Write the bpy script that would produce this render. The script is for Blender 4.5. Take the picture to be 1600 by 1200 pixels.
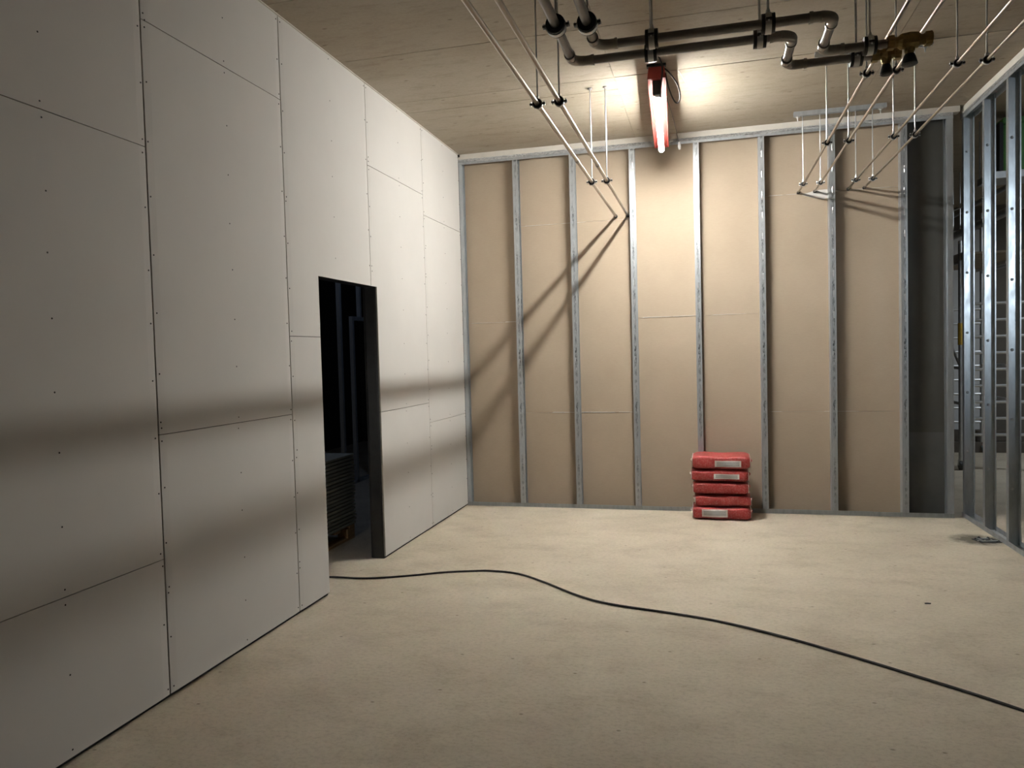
import bpy, bmesh, math, random
from mathutils import Vector, Matrix
random.seed(7)
for o in list(bpy.data.objects):
    bpy.data.objects.remove(o, do_unlink=True)
S = bpy.context.scene
COL = S.collection
PI = math.pi

# ------------------------------------------------------------------ camera
YAW, PITCH, ROLL = 0.2578, -0.0392, -0.0266
fw = Vector((-math.sin(YAW)*math.cos(PITCH), math.cos(YAW)*math.cos(PITCH), math.sin(PITCH)))
rt0 = Vector((math.cos(YAW), math.sin(YAW), 0))
up0 = rt0.cross(fw)
rt = math.cos(ROLL)*rt0 + math.sin(ROLL)*up0
up = -math.sin(ROLL)*rt0 + math.cos(ROLL)*up0
cam_d = bpy.data.cameras.new('camera')
cam = bpy.data.objects.new('camera', cam_d)
COL.objects.link(cam)
M = Matrix((rt, up, -fw)).transposed().to_4x4()
M.translation = Vector((2.5914, -7.7975, 1.6474))
cam.matrix_world = M
cam_d.sensor_width = 36.0
cam_d.sensor_fit = 'HORIZONTAL'
cam_d.lens = 36.0*1168.58/1600.0
cam_d.clip_start = 0.02
S.camera = cam

# ------------------------------------------------------------------ world, lights, exposure
W = bpy.data.worlds.new('world')
S.world = W
W.use_nodes = True
W.node_tree.nodes['Background'].inputs[0].default_value = (0.5, 0.55, 0.6, 1)
W.node_tree.nodes['Background'].inputs[1].default_value = 0.0
S.view_settings.view_transform = 'Standard'
S.view_settings.look = 'None'
S.view_settings.gamma = 1.0
S.view_settings.use_curve_mapping = False
S.view_settings.exposure = 0.0
TUBE_STRENGTH = 640.0

def light(name, kind, loc, energy, color, size=0.1, rot=(0, 0, 0), size_y=None):
    d = bpy.data.lights.new(name, kind)
    d.energy = energy
    d.color = color
    if kind == 'AREA':
        d.size = size
        if size_y:
            d.shape = 'RECTANGLE'
            d.size_y = size_y
    else:
        d.shadow_soft_size = size
    o = bpy.data.objects.new(name, d)
    o.location = loc
    o.rotation_euler = rot
    COL.objects.link(o)
    return o
# unseen lights: hall lamps, bluish light in the side room, plus added fills
light('hall_light', 'AREA', (8.4, 2.2, 3.7), 70, (0.86, 0.94, 1.0), 1.2, (0, 0, 0), 0.2)
light('side_room_light', 'POINT', (-0.9, 0.1, 3.6), 10.0, (0.45, 0.62, 1.0), 0.15)
light('hall_front_light', 'AREA', (7.4, -8.4, 3.05), 2.4, (0.80, 0.91, 1.0), 0.5, (PI/2-0.08, 0, 0.30), 0.3).data.spread = math.radians(28)
light('side_room_fill', 'POINT', (-0.38, -4.4, 1.2), 14.0, (1.0, 0.97, 0.90), 0.2)  # added fill, no lamp known there; brightens the stacked sheets in the doorway
light('rear_fill', 'AREA', (3.4, -9.3, 3.75), 0.5, (1.0, 0.95, 0.88), 1.5, (0, 0, 0), 0.2)  # weak fill added behind the viewer, not a known lamp

# ------------------------------------------------------------------ materials
def new_mat(name):
    m = bpy.data.materials.new(name)
    m.use_nodes = True
    nt = m.node_tree
    b = nt.nodes['Principled BSDF']
    return m, nt, b

def coords(nt, scale=(1, 1, 1), kind='Object', loc=(0, 0, 0)):
    tc = nt.nodes.new('ShaderNodeTexCoord')
    mp = nt.nodes.new('ShaderNodeMapping')
    mp.inputs['Scale'].default_value = scale
    mp.inputs['Location'].default_value = loc
    nt.links.new(tc.outputs[kind], mp.inputs['Vector'])
    return mp.outputs[0]

def noise(nt, vec, scale, detail=4, rough=0.6):
    n = nt.nodes.new('ShaderNodeTexNoise')
    n.inputs['Scale'].default_value = scale
    n.inputs['Detail'].default_value = detail
    n.inputs['Roughness'].default_value = rough
    if vec is not None:
        nt.links.new(vec, n.inputs['Vector'])
    return n.outputs['Fac']

def ramp(nt, fac, stops):
    r = nt.nodes.new('ShaderNodeValToRGB')
    el = r.color_ramp.elements
    el[0].position, el[0].color = stops[0][0], tuple(stops[0][1])+(1,)
    el[1].position, el[1].color = stops[-1][0], tuple(stops[-1][1])+(1,)
    for p, c in stops[1:-1]:
        e = el.new(p)
        e.color = tuple(c)+(1,)
    nt.links.new(fac, r.inputs[0])
    return r.outputs[0]

def mix(nt, a, b, fac, mode='MIX'):
    n = nt.nodes.new('ShaderNodeMix')
    n.data_type = 'RGBA'
    n.blend_type = mode
    for sock, v in ((n.inputs[0], fac), (n.inputs[6], a), (n.inputs[7], b)):
        if isinstance(v, (int, float)):
            sock.default_value = v
        elif isinstance(v, tuple):
            sock.default_value = v+(1,) if len(v) == 3 else v
        else:
            nt.links.new(v, sock)
    return n.outputs[2]

def bump(nt, b, h, strength, dist=0.01):
    n = nt.nodes.new('ShaderNodeBump')
    n.inputs['Strength'].default_value = strength
    n.inputs['Distance'].default_value = dist
    nt.links.new(h, n.inputs['Height'])
    nt.links.new(n.outputs[0], b.inputs['Normal'])

def simple(name, col, rough=0.6, metal=0.0, var=0.12, scale=12.0, stretch=(1, 1, 1), bmp=0.0, kind='Object', spec=0.5):
    m, nt, b = new_mat(name)
    v = coords(nt, stretch, kind)
    f = noise(nt, v, scale)
    lo = tuple(max(0, c*(1-var)) for c in col)
    hi = tuple(min(1, c*(1+var)) for c in col)
    nt.links.new(ramp(nt, f, [(0.3, lo), (0.7, hi)]), b.inputs['Base Color'])
    b.inputs['Roughness'].default_value = rough
    b.inputs['Metallic'].default_value = metal
    b.inputs['Specular IOR Level'].default_value = spec
    if bmp:
        bump(nt, b, f, bmp, 0.004)
    return m

MAT = {}
# floor screed
m, nt, b = new_mat('floor_screed')
v = coords(nt)
big = noise(nt, v, 0.9, 5, 0.6)
mid = noise(nt, coords(nt, (1.3, 1.9, 1)), 1.5, 10, 0.74)
fine = noise(nt, coords(nt, (1, 1.5, 1)), 34, 8, 0.82)
c = ramp(nt, big, [(0.3, (0.58, 0.51, 0.40)), (0.7, (0.70, 0.625, 0.505))])
c = mix(nt, c, ramp(nt, mid, [(0.32, (0.66, 0.64, 0.60)), (0.50, (0.94, 0.93, 0.92)), (0.66, (1.0, 1.0, 1.0))]), 0.6, 'MULTIPLY')
c = mix(nt, c, ramp(nt, fine, [(0.33, (0.66, 0.64, 0.61)), (0.52, (0.97, 0.97, 0.97)), (0.7, (1, 1, 1))]), 0.75, 'MULTIPLY')
# sparse dark specks
sp = nt.nodes.new('ShaderNodeTexVoronoi')
sp.voronoi_dimensions = '2D'
sp.inputs['Scale'].default_value = 1.5
nt.links.new(coords(nt, (1, 1.5, 1)), sp.inputs['Vector'])
c = mix(nt, c, ramp(nt, sp.outputs['Distance'], [(0.008, (0.35, 0.33, 0.3)), (0.020, (1, 1, 1))]), 0.75, 'MULTIPLY')
# damp dark stain round the floor outlet
gr = nt.nodes.new('ShaderNodeTexGradient')
gr.gradient_type = 'SPHERICAL'
nt.links.new(coords(nt, (3.6, 3.9, 1), 'Object', (-4.74*3.6, 0.84*3.9, 0)), gr.inputs['Vector'])
st = nt.nodes.new('ShaderNodeMath')
st.operation = 'MULTIPLY'
nt.links.new(gr.outputs['Fac'], st.inputs[0])
nt.links.new(noise(nt, v, 14, 5, 0.7), st.inputs[1])
c = mix(nt, c, (0.13, 0.115, 0.09), ramp(nt, st.outputs[0], [(0.07, (0, 0, 0)), (0.26, (0.95, 0.95, 0.95))]))
nt.links.new(c, b.inputs['Base Color'])
b.inputs['Roughness'].default_value = 0.82
b.inputs['Specular IOR Level'].default_value = 0.3
h = nt.nodes.new('ShaderNodeMath')
h.operation = 'MULTIPLY_ADD'
h.inputs[1].default_value = 0.6
nt.links.new(fine, h.inputs[0])
nt.links.new(mid, h.inputs[2])
bump(nt, b, h.outputs[0], 0.8, 0.012)
MAT['floor'] = m
# board marked concrete ceiling
m, nt, b = new_mat('ceiling_concrete')
v = coords(nt)
big = noise(nt, coords(nt, (0.7, 1.1, 1)), 1.1, 5, 0.6)
streak = noise(nt, coords(nt, (1.5, 4.2, 1)), 2.6, 9, 0.78)
fine = noise(nt, v, 45, 5, 0.7)
c = ramp(nt, big, [(0.3, (0.40, 0.335, 0.25)), (0.5, (0.44, 0.385, 0.30)), (0.72, (0.49, 0.44, 0.36))])
c = mix(nt, c, ramp(nt, streak, [(0.34, (0.66, 0.60, 0.52)), (0.50, (1, 1, 1)), (0.8, (1.0, 0.98, 0.94))]), 0.5, 'MULTIPLY')
c = mix(nt, c, ramp(nt, fine, [(0.3, (0.84, 0.83, 0.81)), (0.6, (1, 1, 1))]), 0.5, 'MULTIPLY')
sp = nt.nodes.new('ShaderNodeTexVoronoi')
sp.voronoi_dimensions = '2D'
sp.inputs['Scale'].default_value = 1.5
nt.links.new(coords(nt, (1, 2.2, 1)), sp.inputs['Vector'])
c = mix(nt, c, ramp(nt, sp.outputs['Distance'], [(0.012, (0.35, 0.32, 0.28)), (0.035, (1, 1, 1))]), 0.7, 'MULTIPLY')
nt.links.new(c, b.inputs['Base Color'])
b.inputs['Roughness'].default_value = 0.7
bump(nt, b, streak, 0.15, 0.004)
MAT['ceiling'] = m
MAT['ceiling_groove'] = simple('ceiling_groove_concrete', (0.16, 0.13, 0.095), 0.9)
# plasterboard papers
MAT['white_board'] = simple('plasterboard_face', (0.72, 0.70, 0.67), 0.75, 0, 0.022, 2.0, bmp=0.02, spec=0.3)
m, nt, b = new_mat('plasterboard_back_paper')
v = coords(nt)
c = ramp(nt, noise(nt, v, 1.6, 5, 0.6), [(0.3, (0.44, 0.355, 0.265)), (0.7, (0.485, 0.395, 0.30))])
c = mix(nt, c, ramp(nt, noise(nt, coords(nt, (3, 3, 20)), 9, 5, 0.7), [(0.35, (0.92, 0.91, 0.90)), (0.6, (1, 1, 1))]), 0.5, 'MULTIPLY')
# pale scuffs
c = mix(nt, c, (0.66, 0.58, 0.48), ramp(nt, noise(nt, coords(nt, (1.2, 1, 6)), 5.5, 9, 0.8), [(0.70, (0, 0, 0)), (0.80, (0.7, 0.7, 0.7))]))
nt.links.new(c, b.inputs['Base Color'])
b.inputs['Roughness'].default_value = 0.78
b.inputs['Specular IOR Level'].default_value = 0.3
MAT['brown_board'] = m
MAT['packing'] = simple('packing_strip', (0.70, 0.665, 0.60), 0.8, 0, 0.05, 8)
MAT['gypsum'] = simple('gypsum_edge', (0.62, 0.59, 0.54), 0.9, 0, 0.1, 30)
MAT['dark_board'] = simple('dark_board', (0.065, 0.063, 0.055), 0.75, 0, 0.12, 3)
MAT['grey_board'] = simple('grey_board', (0.085, 0.086, 0.082), 0.7, 0, 0.15, 3)
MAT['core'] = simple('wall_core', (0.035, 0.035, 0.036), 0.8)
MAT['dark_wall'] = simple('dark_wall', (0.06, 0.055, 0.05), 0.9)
MAT['hall_wall'] = simple('hall_wall', (0.16, 0.145, 0.125), 0.9, 0, 0.2, 1.0)
MAT['white_wall'] = simple('white_partition', (0.62, 0.63, 0.64), 0.8, 0, 0.04, 1.5)
MAT['room_wall'] = simple('room_wall', (0.06, 0.055, 0.05), 0.85, 0, 0.05, 1.5)
MAT['screw'] = simple('screw_black', (0.02, 0.018, 0.017), 0.5)
# galvanised steel with rolled streaks, and the same steel with smudged ink print
def galv(name, ink, col=(0.60, 0.635, 0.665), rough=0.36, metal=0.6):
    m, nt, b = new_mat(name)
    v = coords(nt, (1, 1, 0.25))
    f = noise(nt, v, 22, 5, 0.7)
    c = ramp(nt, f, [(0.3, tuple(x*0.78 for x in col)), (0.7, col)])
    if ink:
        tc = nt.nodes.new('ShaderNodeTexCoord')
        sep = nt.nodes.new('ShaderNodeSeparateXYZ')
        nt.links.new(tc.outputs['Object'], sep.inputs[0])
        # band along the middle of the flange (object x 0.02 to 0.04)
        d = nt.nodes.new('ShaderNodeMath')
        d.operation = 'SUBTRACT'
        d.inputs[1].default_value = 0.030
        nt.links.new(sep.outputs[0], d.inputs[0])
        a = nt.nodes.new('ShaderNodeMath')
        a.operation = 'ABSOLUTE'
        nt.links.new(d.outputs[0], a.inputs[0])
        l = nt.nodes.new('ShaderNodeMath')
        l.operation = 'LESS_THAN'
        l.inputs[1].default_value = 0.011
        nt.links.new(a.outputs[0], l.inputs[0])
        n2 = noise(nt, coords(nt, (90, 1, 20)), 1.0, 6, 0.75)
        n3 = noise(nt, coords(nt, (0, 0, 1.0)), 2.2, 3, 0.6)
        k = nt.nodes.new('ShaderNodeMath')
        k.operation = 'MULTIPLY'
        nt.links.new(ramp(nt, n2, [(0.46, (0, 0, 0)), (0.54, (1, 1, 1))]), k.inputs[0])
        nt.links.new(ramp(nt, n3, [(0.42, (0, 0, 0)), (0.56, (1, 1, 1))]), k.inputs[1])
        k2 = nt.nodes.new('ShaderNodeMath')
        k2.operation = 'MULTIPLY'
        nt.links.new(k.outputs[0], k2.inputs[0])
        nt.links.new(l.outputs[0], k2.inputs[1])
        c = mix(nt, c, (0.10, 0.11, 0.12), k2.outputs[0])
    nt.links.new(c, b.inputs['Base Color'])
    b.inputs['Metallic'].default_value = metal
    nt.links.new(ramp(nt, f, [(0.3, (rough+0.1,)*3), (0.7, (rough-0.06,)*3)]), b.inputs['Roughness'])
    bump(nt, b, f, 0.12, 0.003)
    return m
MAT['galv'] = galv('galvanised_steel', False)
MAT['galv_print'] = galv('galvanised_steel_printed', True)
MAT['galv_bright'] = galv('galvanised_steel_bright', False, (0.66, 0.71, 0.75), 0.34, 0.8)
MAT['galv_dull'] = galv('galvanised_steel_dull', False, (0.50, 0.53, 0.54), 0.48)
MAT['zinc'] = simple('zinc_rod', (0.70, 0.72, 0.74), 0.35, 0.9, 0.1, 40)
m, nt, b = new_mat('sealing_tape')
f = noise(nt, coords(nt, (6, 6, 14)), 9, 6, 0.75)
nt.links.new(ramp(nt, f, [(0.35, (0.34, 0.35, 0.36)), (0.5, (0.62, 0.63, 0.64)), (0.65, (0.80, 0.80, 0.79))]), b.inputs['Base Color'])
b.inputs['Metallic'].default_value = 0.55
b.inputs['Roughness'].default_value = 0.4
bump(nt, b, f, 0.9, 0.02)
MAT['tape'] = m
MAT['pipe'] = simple('steel_pipe', (0.43, 0.38, 0.32), 0.30, 0.9, 0.12, 8, (1, 0.3, 1))
MAT['big_pipe'] = simple('grey_heating_pipe', (0.27, 0.26, 0.25), 0.38, 0.75, 0.1, 8)
MAT['fitting'] = simple('press_fitting', (0.36, 0.34, 0.31), 0.36, 0.8, 0.15, 14)
MAT['rubber'] = simple('black_rubber', (0.014, 0.015, 0.018), 0.55)
MAT['black_steel'] = simple('dark_steel', (0.05, 0.05, 0.052), 0.45, 0.6)
MAT['brass'] = simple('tarnished_brass', (0.30, 0.215, 0.085), 0.45, 0.75, 0.3, 25, bmp=0.1)
MAT['cable'] = simple('black_cable', (0.022, 0.020, 0.018), 0.55)
MAT['red_housing'] = simple('red_lamp_housing', (0.40, 0.055, 0.042), 0.5, 0, 0.1, 10)
MAT['white_plastic'] = simple('white_plastic', (0.75, 0.74, 0.72), 0.5)
m, nt, b = new_mat('lit_tube')
b.inputs['Base Color'].default_value = (0.9, 0.9, 0.9, 1)
b.inputs['Emission Color'].default_value = (1.0, 0.985, 0.93, 1)
# emission dimmed on upper half and far end, against washed-out ceiling and boards
tc = nt.nodes.new('ShaderNodeTexCoord')
sep = nt.nodes.new('ShaderNodeSeparateXYZ')
nt.links.new(tc.outputs['Object'], sep.inputs[0])
def mrange(src, a, b_, lo, hi):
    n = nt.nodes.new('ShaderNodeMapRange')
    n.interpolation_type = 'SMOOTHSTEP'
    for k, v_ in zip(('From Min', 'From Max', 'To Min', 'To Max'), (a, b_, lo, hi)):
        n.inputs[k].default_value = v_
    nt.links.new(src, n.inputs['Value'])
    return n.outputs[0]
up_ = mrange(sep.outputs[2], -0.022, 0.008, 1.0, 0.05)
far_ = mrange(sep.outputs[1], -0.10, 0.70, 1.0, 0.17)
mu = nt.nodes.new('ShaderNodeMath')
mu.operation = 'MULTIPLY'
nt.links.new(up_, mu.inputs[0])
nt.links.new(far_, mu.inputs[1])
mu2 = nt.nodes.new('ShaderNodeMath')
mu2.operation = 'MULTIPLY'
mu2.inputs[1].default_value = TUBE_STRENGTH
nt.links.new(mu.outputs[0], mu2.inputs[0])
nt.links.new(mu2.outputs[0], b.inputs['Emission Strength'])
MAT['tube'] = m
# red paper sack with dusty bleached wear
m, nt, b = new_mat('red_sack_paper')
f = noise(nt, coords(nt), 9, 7, 0.7)
g = noise(nt, coords(nt, (4, 4, 4)), 16, 6, 0.8)
c = ramp(nt, f, [(0.3, (0.37, 0.035, 0.035)), (0.65, (0.48, 0.055, 0.05))])
c = mix(nt, c, (0.66, 0.36, 0.33), ramp(nt, g, [(0.48, (0, 0, 0)), (0.72, (0.6, 0.6, 0.6))]))
nt.links.new(c, b.inputs['Base Color'])
b.inputs['Roughness'].default_value = 0.5
bump(nt, b, f, 0.35, 0.01)
MAT['sack'] = m
MAT['sack_edge'] = simple('sack_edge_paper', (0.62, 0.50, 0.46), 0.8, 0, 0.15, 30)
# printed label: rows of grey marks on off white
m, nt, b = new_mat('printed_label')
br = nt.nodes.new('ShaderNodeTexBrick')
br.inputs['Scale'].default_value = 1.0
br.inputs['Brick Width'].default_value = 0.016
br.inputs['Row Height'].default_value = 0.0095
br.inputs['Mortar Size'].default_value = 0.0030
br.inputs['Color1'].default_value = (0.20, 0.20, 0.21, 1)
br.inputs['Color2'].default_value = (0.38, 0.38, 0.38, 1)
br.inputs['Mortar'].default_value = (0.60, 0.59, 0.56, 1)
tc = nt.nodes.new('ShaderNodeTexCoord')
nt.links.new(tc.outputs['UV'], br.inputs['Vector'])
nt.links.new(br.outputs['Color'], b.inputs['Base Color'])
b.inputs['Roughness'].default_value = 0.6
MAT['label'] = m
MAT['label_border'] = simple('label_paper', (0.82, 0.79, 0.74), 0.7)
MAT['green_board'] = simple('grey_green_sheet', (0.50, 0.53, 0.48), 0.8, 0, 0.08, 6)
m, nt, b = new_mat('pallet_wood')
f = noise(nt, coords(nt, (8, 1.2, 8)), 6, 6, 0.65)
nt.links.new(ramp(nt, f, [(0.3, (0.46, 0.29, 0.14)), (0.7, (0.66, 0.46, 0.26))]), b.inputs['Base Color'])
b.inputs['Roughness'].default_value = 0.75
MAT['wood'] = m
MAT['scaffold'] = simple('scaffold_tube', (0.55, 0.56, 0.57), 0.4, 0.85, 0.1, 15)
MAT['yellow'] = simple('yellow_plastic', (0.62, 0.40, 0.06), 0.5)
MAT['green'] = simple('green_plastic', (0.10, 0.30, 0.09), 0.5, 0, 0.1, 6)
MAT['dark_plastic'] = simple('dark_plastic', (0.03, 0.035, 0.035), 0.5)
MAT['timber_dark'] = simple('dark_timber', (0.10, 0.085, 0.07), 0.8, 0, 0.2, 8)
MAT['deck'] = simple('deck_ply', (0.30, 0.24, 0.17), 0.7, 0, 0.15, 6)

# ------------------------------------------------------------------ mesh helpers
def link(name, me, parent=None, loc=(0, 0, 0)):
    o = bpy.data.objects.new(name, me)
    COL.objects.link(o)
    o.location = loc
    if parent is not None:
        o.parent = parent
    return o

class MB:
    def __init__(s):
        s.v, s.f, s.mi = [], [], []
        s.cur = 0
    def add(s, vs, fs):
        n = len(s.v)
        s.v += [tuple(v) for v in vs]
        s.f += [tuple(i+n for i in f) for f in fs]
        s.mi += [s.cur]*len(fs)
        return s
    def box(s, x0, x1, y0, y1, z0, z1):
        return s.add([(x0, y0, z0), (x1, y0, z0), (x1, y1, z0), (x0, y1, z0), (x0, y0, z1), (x1, y0, z1), (x1, y1, z1), (x0, y1, z1)],
                     [(0, 3, 2, 1), (4, 5, 6, 7), (0, 1, 5, 4), (1, 2, 6, 5), (2, 3, 7, 6), (3, 0, 4, 7)])
    def prism(s, pts, lo, hi, axis='z'):
        n = len(pts)
        def P(a, b, t):
            return {'z': (a, b, t), 'y': (a, t, b), 'x': (t, a, b)}[axis]
        vs = [P(a, b, lo) for a, b in pts]+[P(a, b, hi) for a, b in pts]
        fs = [(i, (i+1) % n, (i+1) % n+n, i+n) for i in range(n)]
        fs += [tuple(range(n-1, -1, -1)), tuple(range(n, 2*n))]
        return s.add(vs, fs)
    def tube(s, pts, r, seg=10, cap=True, radii=None):
        pts = [Vector(p) for p in pts]
        rings = []
        t0 = (pts[1]-pts[0]).normalized()
        ref = Vector((0, 0, 1)) if abs(t0.z) < 0.9 else Vector((1, 0, 0))
        nrm = t0.cross(ref).normalized()
        for i, p in enumerate(pts):
            if i == 0:
                t = (pts[1]-p).normalized()
            elif i == len(pts)-1:
                t = (p-pts[i-1]).normalized()
            else:
                t = ((pts[i+1]-p).normalized()+(p-pts[i-1]).normalized()).normalized()
            nrm = (nrm-t*nrm.dot(t)).normalized()
            bi = t.cross(nrm)
            rr = radii[i] if radii else r
            rings.append([p+rr*(math.cos(2*PI*k/seg)*nrm+math.sin(2*PI*k/seg)*bi) for k in range(seg)])
        vs = [v for ring in rings for v in ring]
        fs = []
        for i in range(len(pts)-1):
            for k in range(seg):
                a, b_ = i*seg+k, i*seg+(k+1) % seg
                fs.append((a, b_, b_+seg, a+seg))
        if cap:
            fs.append(tuple(range(seg-1, -1, -1)))
            fs.append(tuple((len(pts)-1)*seg+k for k in range(seg)))
        return s.add(vs, fs)
    def ring(s, r0, r1, lo, hi, axis='y', seg=20, c=(0, 0, 0)):
        vs = []
        for (r, t) in ((r0, lo), (r1, lo), (r1, hi), (r0, hi)):
            for k in range(seg):
                a, b_ = r*math.cos(2*PI*k/seg), r*math.sin(2*PI*k/seg)
                q = {'z': (a, b_, t), 'y': (a, t, b_), 'x': (t, a, b_)}[axis]
                vs.append((q[0]+c[0], q[1]+c[1], q[2]+c[2]))
        fs = []
        for j in range(4):
            for k in range(seg):
                a, b_ = j*seg+k, j*seg+(k+1) % seg
                j2 = (j+1) % 4
                fs.append((a, b_, j2*seg+(k+1) % seg, j2*seg+k))
        return s.add(vs, fs)
    def mesh(s, name, mats, smooth=False, bevel=0):
        me = bpy.data.meshes.new(name)
        me.from_pydata(s.v, [], s.f)
        bm = bmesh.new()
        bm.from_mesh(me)
        for f, mi in zip(bm.faces, s.mi):
            f.material_index = mi
        bmesh.ops.recalc_face_normals(bm, faces=bm.faces)
        if bevel:
            es = [e for e in bm.edges if len(e.link_faces) == 2 and e.calc_face_angle(0) > 0.6]
            bmesh.ops.bevel(bm, geom=es, offset=bevel, segments=1, affect='EDGES')
        bm.to_mesh(me)
        bm.free()
        for mm in (mats if isinstance(mats, (list, tuple)) else [mats]):
            me.materials.append(MAT[mm])
        if smooth:
            for p in me.polygons:
                p.use_smooth = True
            try:
                me.set_sharp_from_angle(angle=0.7)
            except Exception:
                pass
        return me
    def build(s, name, mats, parent=None, loc=(0, 0, 0), smooth=False, bevel=0):
        return link(name, s.mesh(name, mats, smooth, bevel), parent, loc)

def tag(o, label=None, cat=None, group=None, kind=None):
    if label: o['label'] = label
    if cat: o['category'] = cat
    if group: o['group'] = group
    if kind: o['kind'] = kind
    return o

def thing(name, label, cat, loc=(0, 0, 0), group=None, rz=0.0):
    o = bpy.data.objects.new(name, None)
    o.empty_display_size = 0.1
    COL.objects.link(o)
    o.location = loc
    o.rotation_euler = (0, 0, rz)
    return tag(o, label, cat, group)

def struct_root(name, label):
    o = bpy.data.objects.new(name, None)
    COL.objects.link(o)
    return tag(o, label, None, None, 'structure')

def catmull(pts, n=10):
    P = [Vector(p) for p in pts]
    P = [2*P[0]-P[1]]+P+[2*P[-1]-P[-2]]
    out = []
    for i in range(1, len(P)-2):
        for k in range(n):
            t = k/n
            a, b_, c_, d = P[i-1], P[i], P[i+1], P[i+2]
            out.append(0.5*((2*b_)+(c_-a)*t+(2*a-5*b_+4*c_-d)*t*t+(3*b_-a-3*c_+d)*t**3))
    out.append(P[-2])
    return out

H = 3.826
TH = 0.0125

# ------------------------------------------------------------------ floor, ceiling, outer walls
fl = MB().box(-4.2, 9.6, -10.2, 6.0, -0.12, 0.0).build('floor', 'floor')
tag(fl, 'rough beige cement screed floor', None, None, 'structure')

ce = MB().box(-4.2, 9.6, -10.2, 6.0, H+0.006, H+0.2).build('ceiling', 'ceiling_groove')
tag(ce, 'raw concrete ceiling slab with formwork seams', None, None, 'structure')
rows = [-10.2, -8.43, -7.475, -6.52, -5.565, -4.61, -3.655, -2.70, -1.745, -1.465, -0.30, 1.7, 3.7, 6.0]
gapy = {-1.745: 0.007, -2.70: 0.0045, -1.465: 0.0022, -0.30: 0.0}
cols = [-4.2, -2.16, -0.13, 1.90, 3.93, 5.96, 9.6]
cache = {}
for i in range(len(rows)-1):
    for j in range(len(cols)-1):
        y0, y1, x0, x1 = rows[i], rows[i+1], cols[j], cols[j+1]
        g0 = gapy.get(y0, 0.003)
        g1 = gapy.get(y1, 0.003)
        MB().box(x0+0.0012, x1-0.0012, y0+g0, y1-g1*0.4, H+random.uniform(-0.0008, 0.0008), H+0.01).build('concrete_panel', 'ceiling', ce)

wf = MB().box(-0.2, 4.99, -10.2, -10.0, 0, H).build('wall_front', 'room_wall')
tag(wf, 'plain wall behind the viewer', None, None, 'structure')
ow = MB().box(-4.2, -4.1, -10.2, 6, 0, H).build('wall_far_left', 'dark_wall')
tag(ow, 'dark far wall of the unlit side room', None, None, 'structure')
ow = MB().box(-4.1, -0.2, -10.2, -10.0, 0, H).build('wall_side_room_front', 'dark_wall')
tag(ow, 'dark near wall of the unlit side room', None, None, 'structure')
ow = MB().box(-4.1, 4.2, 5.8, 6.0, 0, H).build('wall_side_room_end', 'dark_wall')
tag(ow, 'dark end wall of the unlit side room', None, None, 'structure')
ow = MB().box(9.5, 9.6, -10.2, 5.8, 0, H).build('wall_hall_right', 'hall_wall')
tag(ow, 'concrete side wall of the hall beyond the stud partition', None, None, 'structure')
ow = MB().box(5.05, 9.5, -10.2, -10.1, 0, H).build('wall_hall_front', 'hall_wall')
tag(ow, 'concrete near wall of the hall beyond the stud partition', None, None, 'structure')
ow = MB().box(4.3, 9.6, 5.8, 6.0, 0, H).build('wall_hall_end', 'hall_wall')
tag(ow, 'dim concrete wall of the hall beyond the stud partition', None, None, 'structure')
# partition that separates the side room from the hall behind the back wall
ow = MB().box(4.2, 4.3, 0.13, 5.8, 0, H).build('wall_hall_side', 'dark_wall')
tag(ow, 'dark partition behind the back wall', None, None, 'structure')

# ------------------------------------------------------------------ sheet helper (tapered factory edges, notches)
def sheet(us, vs, mask, fr, thick, mapf):
    """us, vs breakpoints; mask(u,v) True where board; fr(u)->face offset; mapf(u,v,d)->xyz (d=depth behind the face)"""
    mb = MB()
    nu, nv = len(us), len(vs)
    idx = {}
    V = []
    def vert(i, j, back):
        k = (i, j, back)
        if k not in idx:
            idx[k] = len(V)
            V.append(mapf(us[i], vs[j], thick if back else fr(us[i])))
        return idx[k]
    cells = {(i, j) for i in range(nu-1) for j in range(nv-1) if mask((us[i]+us[i+1])/2, (vs[j]+vs[j+1])/2)}
    F, MI = [], []
    for (i, j) in cells:
        F.append((vert(i, j, 0), vert(i+1, j, 0), vert(i+1, j+1, 0), vert(i, j+1, 0))); MI.append(0)
        F.append((vert(i, j, 1), vert(i, j+1, 1), vert(i+1, j+1, 1), vert(i+1, j, 1))); MI.append(1)
        for (di, dj, a, b_) in ((-1, 0, (i, j), (i, j+1)), (1, 0, (i+1, j), (i+1, j+1)), (0, -1, (i, j), (i+1, j)), (0, 1, (i, j+1), (i+1, j+1))):
            if (i+di, j+dj) not in cells:
                F.append((vert(*a, 0), vert(*b_, 0), vert(*b_, 1), vert(*a, 1))); MI.append(1)
    mb.v, mb.f, mb.mi = V, F, MI
    return mb

# ------------------------------------------------------------------ left wall
DY0, DY1, DZ = -3.125, -2.185, 2.225      # door opening
wl = sheet([-10.0, DY0-0.004, DY1+0.004, 0.13], [0, DZ+0.006, H], lambda u, v: not (DY0 < u < DY1 and v < DZ), lambda u: TH+0.004, 0.128, lambda u, v, d: (-d, u, v))
wl.mi = [0]*len(wl.f)
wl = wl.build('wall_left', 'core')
tag(wl, 'white plasterboard wall with an unfinished door opening', None, None, 'structure')

screws = MB()
def screw(y, z, r=0.0042):
    pts = [(r*math.cos(2*PI*k/7)+y, r*math.sin(2*PI*k/7)+z) for k in range(7)]
    screws.prism(pts, -0.001, 0.0007, 'x')

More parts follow.
